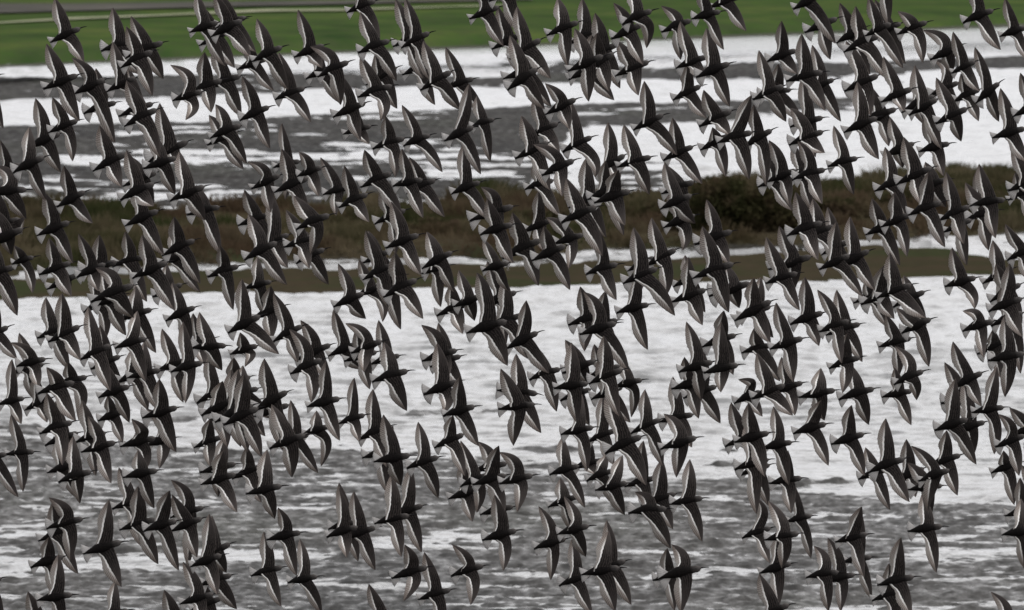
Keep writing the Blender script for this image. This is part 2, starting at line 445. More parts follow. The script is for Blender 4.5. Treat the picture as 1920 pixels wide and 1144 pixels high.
def shrub(name, px0, px1, pyb, hgt_, nleaf, label, mat, smat):
    gx0, gy0 = ground(np.array([px0, px1, (px0 + px1) / 2.0]), np.array([pyb, pyb, pyb], float))
    root = bpy.data.objects.new(name, None)
    root.location = (gx0[2], gy0[2], .1)
    col.objects.link(root)
    tag(root, label, 'shrub', 'shrubs along the marsh bank')
    W = (gx0[1] - gx0[0]) / 2
    lob = [(rng.uniform(-.85, .85), rng.uniform(-.7, .7), rng.uniform(.10, .66), rng.uniform(.16, .42)) for _ in range(26)]
    P = []
    for i in range(nleaf):
        l = lob[rng.integers(len(lob))]
        v = rng.normal(size=3); v /= np.linalg.norm(v)
        r = l[3] * rng.uniform(.35, 1.15)
        p = np.array([l[0] * W + v[0] * r * W * .8, l[1] * W * .8 + v[1] * r * W * .8, max(.02, (l[2] * (1 - .55 * abs(l[0])) + v[2] * r * .75) * hgt_)])
        P.append(p)
    P = np.array(P)
    a = rng.normal(size=(nleaf, 3)); a /= np.linalg.norm(a, axis=1)[:, None]
    b = rng.normal(size=(nleaf, 3)); b -= (b * a).sum(1)[:, None] * a; b /= np.linalg.norm(b, axis=1)[:, None]
    s = rng.uniform(.012, .035, nleaf)[:, None]
    V = np.stack([P - a * s * 1.6, P + b * s * .7, P + a * s * 1.6, P - b * s * .7], 1).reshape(-1, 3)
    lf = mesh_obj('foliage', V, np.arange(len(V)).reshape(-1, 4), [mat], smooth=False)
    lf.parent = root
    V = []; F = []
    for l in lob:
        a0 = np.array([l[0] * W * .2, 0, -.1]); a1 = np.array([l[0] * W, l[1] * W * .8, l[2] * hgt_ * (1 - .4 * abs(l[0]))])
        for q in range(5):
            tq = q / 4; c = a0 * (1 - tq) + a1 * tq; c[2] = a0[2] + (a1[2] - a0[2]) * tq ** .8
            rr = .018 * (1 - .75 * tq)
            for e in range(5):
                V.append((c[0] + rr * math.cos(e * 1.2566), c[1] + rr * math.sin(e * 1.2566), c[2]))
        b0 = len(V) - 25
        for q in range(4):
            for e in range(5):
                F.append((b0 + q * 5 + e, b0 + q * 5 + (e + 1) % 5, b0 + q * 5 + 5 + (e + 1) % 5, b0 + q * 5 + 5 + e))
    st = mesh_obj('stem', V, F, [smat])
    st.parent = root
M_SHRUB2 = leaf_mat('dark_shrub_leaf', (.036, .038, .017), (.052, .046, .023), (.070, .052, .033), 1.6)
M_SHRUB = leaf_mat('shrub_leaf', (.042, .042, .020), (.062, .048, .028), (.085, .060, .042), 1.6)
M_STEM = plain_mat('shrub_stem', (.05, .04, .03), (.09, .07, .05), 9)
shrub('shrub', 1250, 1520, 448, 1.02, 34000, 'tallest rounded dark olive shrub rising above the brown marsh bank', M_SHRUB2, M_STEM)
for (a, b, yb, h, n_, lab) in [
        (1440, 1640, 424, .44, 11000, 'rough olive shrub on the bank, directly right of the tallest rounded shrub'),
        (1150, 1300, 428, .30, 8000, 'lower olive brown shrub on the bank, directly left of the tallest rounded shrub'),
        (1600, 1790, 404, .38, 8000, 'broad shrub on the bank, second to the right of the tallest rounded shrub'),
        (1770, 1960, 408, .36, 8000, 'brown shrub on the bank, cut by the right edge of the photo'),
        (930, 1120, 436, .28, 8000, 'low spreading shrub on the bank, just right of the picture centre'),
        (690, 900, 448, .24, 8000, 'low spreading shrub on the bank, just left of the picture centre'),
        (440, 640, 452, .18, 6000, 'flat low shrub on the bank, about a quarter of the way across'),
        (40, 260, 458, .16, 6000, 'flat low shrub on the bank, near the left edge of the photo')]:
    shrub('shrub', a, b, yb, h, n_, lab, M_SHRUB, M_STEM)

def hedge_row():
    n = 26000
    x = rng.uniform(-40, 40, n); y = 338 + (x + 15) * .16 + rng.normal(0, .7, n)
    z = rng.uniform(.3, 1.7, n) * (.7 + .5 * fbm(x * .5, x * 0, 9))
    P = np.stack([x, y, z], 1)
    a = rng.normal(size=(n, 3)); a /= np.linalg.norm(a, axis=1)[:, None]
    b = rng.normal(size=(n, 3)); b -= (b * a).sum(1)[:, None] * a; b /= np.linalg.norm(b, axis=1)[:, None]
    s = rng.uniform(.05, .12, n)[:, None]
    V = np.stack([P - a * s, P + b * s * .7, P + a * s, P - b * s * .7], 1).reshape(-1, 3)
    tag(mesh_obj('hedge', V, np.arange(len(V)).reshape(-1, 4), [leaf_mat('hedge_leaf', (.025, .025, .022), (.035, .032, .03), (.05, .045, .045))], smooth=False),
        'dark low hedge closing the far edge of the pasture', 'hedge')
hedge_row()

# ------------------------------------------------------------------ shorebird plumage
def uvnode(t):
    tc = t.nodes.new('ShaderNodeTexCoord'); sx = t.nodes.new('ShaderNodeSeparateXYZ')
    t.links.new(tc.outputs['UV'], sx.inputs[0])
    return sx.outputs[0], sx.outputs[1], tc.outputs['UV']

def math_(t, op, a, b=None, c=None):
    n = t.nodes.new('ShaderNodeMath'); n.operation = op
    for s, v in zip(n.inputs, (a, b, c)):
        if v is None: continue
        if hasattr(v, 'is_linked'): t.links.new(v, s)
        else: s.default_value = v
    return n.outputs[0]

def wing_mat():
    m, t, o = new_mat('wing_plumage')
    u, v, uv = uvnode(t)
    oi = t.nodes.new('ShaderNodeObjectInfo')
    rnd = oi.outputs['Random']
    # flight feathers: fine shafts that fan out from the wing bar
    ph = math_(t, 'ADD', math_(t, 'MULTIPLY', u, 21.0), math_(t, 'MULTIPLY', v, -7.0))
    st = math_(t, 'FRACT', ph)
    quill = ramp(t, st, [(0, (.09, .082, .076)), (.25, (.36, .330, .305)), (.75, (.56, .52, .485)), (1, (.20, .185, .175))])
    tipc = ramp(t, u, [(.45, (1, 1, 1)), (.8, (.78, .73, .71)), (1, (.42, .37, .35))])
    mq = N(t, 'ShaderNodeMix', data_type='RGBA', blend_type='MULTIPLY'); mq.inputs[0].default_value = 1
    t.links.new(quill, mq.inputs[6]); t.links.new(tipc, mq.inputs[7])
    nz = t.nodes.new('ShaderNodeTexNoise'); nz.inputs['Scale'].default_value = 14; nz.inputs['Detail'].default_value = 4
    t.links.new(uv, nz.inputs['Vector'])
    rows_ = math_(t, 'FRACT', math_(t, 'ADD', math_(t, 'MULTIPLY', v, 9.0), math_(t, 'MULTIPLY', nz.outputs[0], 1.5)))
    cov = ramp(t, rows_, [(0, (.005, .0045, .005)), (.6, (.019, .016, .015)), (1, (.055, .046, .042))])
    cov = mixc(t, ramp(t, u, [(.3, 0), (.95, .75)]), cov, (.066, .056, .053))
    bar = ramp(t, v, [(.555, 0), (.575, 1), (.655, 1), (.70, 0)])
    fade = ramp(t, u, [(.03, 1), (.42, 1), (.66, .55), (.85, 0)])
    c = mixc(t, ramp(t, v, [(.56, 0), (.60, 1)]), cov, mq.outputs[2])
    c = mixc(t, math_(t, 'MULTIPLY', bar, fade), c, (.97, .95, .92))
    hv = N(t, 'ShaderNodeHueSaturation')
    t.links.new(c, hv.inputs['Color'])
    t.links.new(math_(t, 'ADD', math_(t, 'MULTIPLY', rnd, .35), .82), hv.inputs['Value'])
    p = N(t, 'ShaderNodeBsdfPrincipled', Roughness=.7)
    p.inputs['Specular IOR Level'].default_value = .05
    t.links.new(hv.outputs[0], p.inputs['Base Color'])
    bp = N(t, 'ShaderNodeBump', Strength=.35, Distance=.002)
    t.links.new(st, bp.inputs['Height']); t.links.new(bp.outputs[0], p.inputs['Normal'])
    tr = N(t, 'ShaderNodeBsdfTranslucent')
    t.links.new(hv.outputs[0], tr.inputs[0])
    mx = N(t, 'ShaderNodeMixShader')
    t.links.new(math_(t, 'MULTIPLY', ramp(t, v, [(.56, 0), (.64, 1)]), .28), mx.inputs[0])
    t.links.new(p.outputs[0], mx.inputs[1]); t.links.new(tr.outputs[0], mx.inputs[2])
    t.links.new(mx.outputs[0], o.inputs[0])
    return m

def body_mat():
    m, t, o = new_mat('body_plumage')
    u, v, uv = uvnode(t)
    nz = t.nodes.new('ShaderNodeTexNoise'); nz.inputs['Scale'].default_value = 22; nz.inputs['Detail'].default_value = 4
    t.links.new(uv, nz.inputs['Vector'])
    back = ramp(t, nz.outputs[0], [(.35, (.003, .003, .003)), (.7, (.012, .0095, .009))])
    head = ramp(t, nz.outputs[0], [(.3, (.038, .035, .034)), (.7, (.095, .086, .082))])
    c = mixc(t, ramp(t, u, [(.60, 0), (.74, 1)]), back, head)
    c = mixc(t, ramp(t, u, [(.865, 0), (.88, 1)]), c, (.012, .011, .012))
    belly = mixc(t, ramp(t, u, [(.88, 1), (.90, 0)]), (.012, .011, .012), (.55, .53, .50))
    c = mixc(t, ramp(t, v, [(.56, 0), (.72, 1)]), c, belly)
    p = N(t, 'ShaderNodeBsdfPrincipled', Roughness=.7)
    p.inputs['Specular IOR Level'].default_value = .05
    t.links.new(c, p.inputs['Base Color'])
    t.links.new(p.outputs[0], o.inputs[0])
    return m

def tail_mat():
    m, t, o = new_mat('tail_plumage')
    u, v, uv = uvnode(t)
    a = math_(t, 'ABSOLUTE', math_(t, 'SUBTRACT', u, .5))
    st = math_(t, 'FRACT', math_(t, 'MULTIPLY', u, 11.0))
    fe_ = ramp(t, st, [(0, (.30, .285, .28)), (.3, (.66, .64, .625)), (1, (.52, .50, .49))])
    c = mixc(t, ramp(t, a, [(.03, 0), (.07, 1)]), (.03, .028, .03), fe_)
    c = mixc(t, ramp(t, v, [(.86, 0), (1, .45)]), c, (.16, .15, .15))
    p = N(t, 'ShaderNodeBsdfPrincipled', Roughness=.65)
    t.links.new(c, p.inputs['Base Color'])
    tr = N(t, 'ShaderNodeBsdfTranslucent'); t.links.new(c, tr.inputs[0])
    mx = N(t, 'ShaderNodeMixShader'); mx.inputs[0].default_value = .3
    t.links.new(p.outputs[0], mx.inputs[1]); t.links.new(tr.outputs[0], mx.inputs[2])
    t.links.new(mx.outputs[0], o.inputs[0])
    return m
BIRD_MATS = [body_mat(), wing_mat(), tail_mat()]

# ------------------------------------------------------------------ one shorebird: a single continuous mesh
def unit(a):
    return a / (np.linalg.norm(a) + 1e-9)

TS = np.array([0, .05, .1, .16, .22, .28, .34, .40, .46, .52, .58, .63, .68, .73, .78, .82, .86, .90, .935, .965, .985, 1.0])
VV = np.array([0, .10, .30, .50, .585, .63, .80, 1.0])
NV = len(VV)

def bird_mesh(T, H, U, Lw, wu, wl, rs):
    """all points 2-D metres in the bird's own plane (x forward in the picture, y up); returns verts, faces(quads), uv, matidx"""
    verts, faces, uvs, mids = [], [], [], []
    bd = H - T
    Lb = np.linalg.norm(bd)
    e = bd / Lb
    LBN = .140
    perp = np.array([-e[1], e[0]])
    dz_sign = 1 if rs.random() < .6 else -1
    roll = rs.uniform(-.12, .12)

    def add_ring_tube(rings, uvr, mid, cap=True):
        b = len(verts); n = len(rings[0])
        for r, q in zip(rings, uvr):
            verts.extend(r); uvs.extend(q)
        for i in range(len(rings) - 1):
            for k in range(n):
                faces.append((b + i * n + k, b + i * n + (k + 1) % n, b + (i + 1) * n + (k + 1) % n, b + (i + 1) * n + k)); mids.append(mid)
        return b

    # body, head and bill
    prof = [(0, .0022), (.07, .0042), (.16, .0080), (.28, .0130), (.42, .0200), (.55, .0240), (.68, .0235), (.78, .0195), (.86, .0155), (.93, .0132), (1.0, .0134), (1.06, .0108), (1.095, .0055)]
    rings, uvr = [], []
    droop = rs.uniform(-.004, .003)
    ND = 12
    tot = 1.40
    def ring(c2, cz, ry, rz, uu):
        r, q = [], []
        for k in range(ND):
            a = 2 * math.pi * k / ND
            p2 = c2 + perp * math.sin(a) * ry
            r.append((p2[0], p2[1], cz + math.cos(a) * rz))
            q.append((uu, abs(((k / ND) + .5) % 1 - .5) * 2))   # v: 0 on the back, 1 on the belly
        rings.append(r); uvr.append(q)
    for a, rad in prof:
        c2 = T + bd * a + perp * (.004 * math.sin(min(a, 1) * math.pi) + droop * a * a)
        ring(c2, -.004 + .004 * math.sin(min(1, a) * math.pi), rad * (Lb / LBN) ** .5, rad * 1.05, a / tot)
    hb = T + bd * 1.10 + perp * droop
    for q, rad in ((.004, .0032), (.013, .0026), (.024, .0021), (.034, .0011)):
        c2 = hb + e * q - perp * (q * q * 6)
        ring(c2, -.004, rad, rad, .88 + q)
    add_ring_tube(rings, uvr, 0)
    # eyes
    for sg in (1, -1):
        c = T + bd * 1.03 + perp * (droop + sg * .0100)
        b = len(verts)
        for dx, dy, dz in ((.0022, 0, 0), (0, .0022, 0), (-.0022, 0, 0), (0, -.0022, 0), (0, 0, .0022), (0, 0, -.0022)):
            p = c + e * dx + perp * dy
            verts.append((p[0], p[1], dz)); uvs.append((.95, 0))
        for k in range(4):
            faces.append((b + k, b + (k + 1) % 4, b + 4, b + 4)); mids.append(0)
            faces.append((b + (k + 1) % 4, b + k, b + 5, b + 5)); mids.append(0)

    # tail fan
    A = T + bd * .36
    phi = rs.uniform(.5, .92)
    skew = rs.uniform(-.12, .12)
    na = 15
    rings, uvr = [], []
    for i in range(na):
        f = i / (na - 1) * 2 - 1
        an = f * phi + skew * (1 - abs(f))
        d = -e * math.cos(an) + perp * math.sin(an)
        rr = Lb * (.37 + .075 * abs(f) ** 1.2) * (1 - .018 * (i % 2))
        r, q = [], []
        for (s, th) in ((.12, 1), (.55, 1), (1, 1), (1, -1), (.55, -1), (.12, -1)):
            p = A + d * rr * s
            r.append((p[0], p[1], -.006 - .006 * f * f * s + th * .0005)); q.append(((f + 1) / 2, s))
        rings.append(r); uvr.append(q)
    add_ring_tube(rings, uvr, 2)

    # wings
    trueL = .178
    for side, tip, wr in ((1, U, wu), (-1, Lw, wl)):
        S = T + bd * .86 + perp * side * .006
        Rt = T + bd * .36 + perp * side * .004
        dv = tip - S; d = np.linalg.norm(dv); ax = dv / d
        g = np.array([-ax[1], ax[0]])
        if np.dot(g, e) > 0: g = -g
        sgn = np.sign(ax[0] * g[1] - ax[1] * g[0])
        tw = .45
        if wr is None:
            tw = rs.uniform(.34, .42)
            bulge = rs.uniform(.035, .10)
            Wp = S + dv * tw - g * bulge * d
        else:
            Wp = wr
            rel = np.dot(Wp - S, ax) / d
            tw = min(.6, max(.35, .5 * rel + .25))
        Cc = (Wp - (1 - tw) ** 2 * S - tw ** 2 * tip) / (2 * tw * (1 - tw))
        zt = dz_sign * min(.085, .75 * math.sqrt(max(0, trueL ** 2 - d ** 2))) + side * roll * .05
        cs = min(1.12, max(.82, (Lb / LBN))) * (1.0 if wr is None else .95)
        chord = np.interp(TS, [0, .1, .25, .45, .60, .75, .86, .93, .98, 1], np.array([.054, .055, .057, .062, .059, .047, .0325, .0200, .0080, .0006]) * cs * rs.uniform(.98, 1.14))
        covf = np.interp(TS, [0, .15, .3, .5, .7, .9, 1], [.96, .84, .74, .60, .49, .42, .42])
        pitch = rs.uniform(-.25, .15)
        rings, uvr = [], []
        for i, tq in enumerate(TS):
            P = (1 - tq) ** 2 * S + 2 * tq * (1 - tq) * Cc + tq ** 2 * tip
            tg = unit(2 * (1 - tq) * (Cc - S) + 2 * tq * (tip - Cc))
            nb = np.array([-tg[1], tg[0]]) * sgn
            if np.dot(nb, g) < 0 and wr is None: nb = -nb
            k = min(1, tq / .25)
            k = k * k * (3 - 2 * k)
            rootd = (Rt - S); rl = np.linalg.norm(rootd)
            dirn = unit((1 - k) * rootd / rl + k * unit(nb * .8 + g * .2))
            ch = chord[i] * k + rl * (1 - k)
            if .12 < tq < .97:
                ch *= 1 - .035 * (i % 2) - .01 * rs.random()
            cf = covf[i]
            zc = .006 + zt * tq ** 1.6
            r, q = [], []
            top, bot, qt = [], [], []
            for vv in VV:
                fr = vv / .6 * cf if vv <= .6 else cf + (vv - .6) / .4 * (1 - cf)
                p = P + dirn * ch * fr
                camber = .10 * ch * math.sin(math.pi * min(1, fr * 1.1)) * (1 - .5 * tq) - pitch * ch * fr
                th = (.0030 * (1 - fr) + .0008) * (1 - .75 * tq) * min(1, .25 + fr * 6)
                top.append((p[0], p[1], zc + camber + th)); bot.append((p[0], p[1], zc + camber - th)); qt.append((tq, vv))
            r = top + bot[::-1]; q = qt + qt[::-1]
            rings.append(r); uvr.append(q)
        b = add_ring_tube(rings, uvr, 1)
    return np.array(verts), faces, np.array(uvs), mids

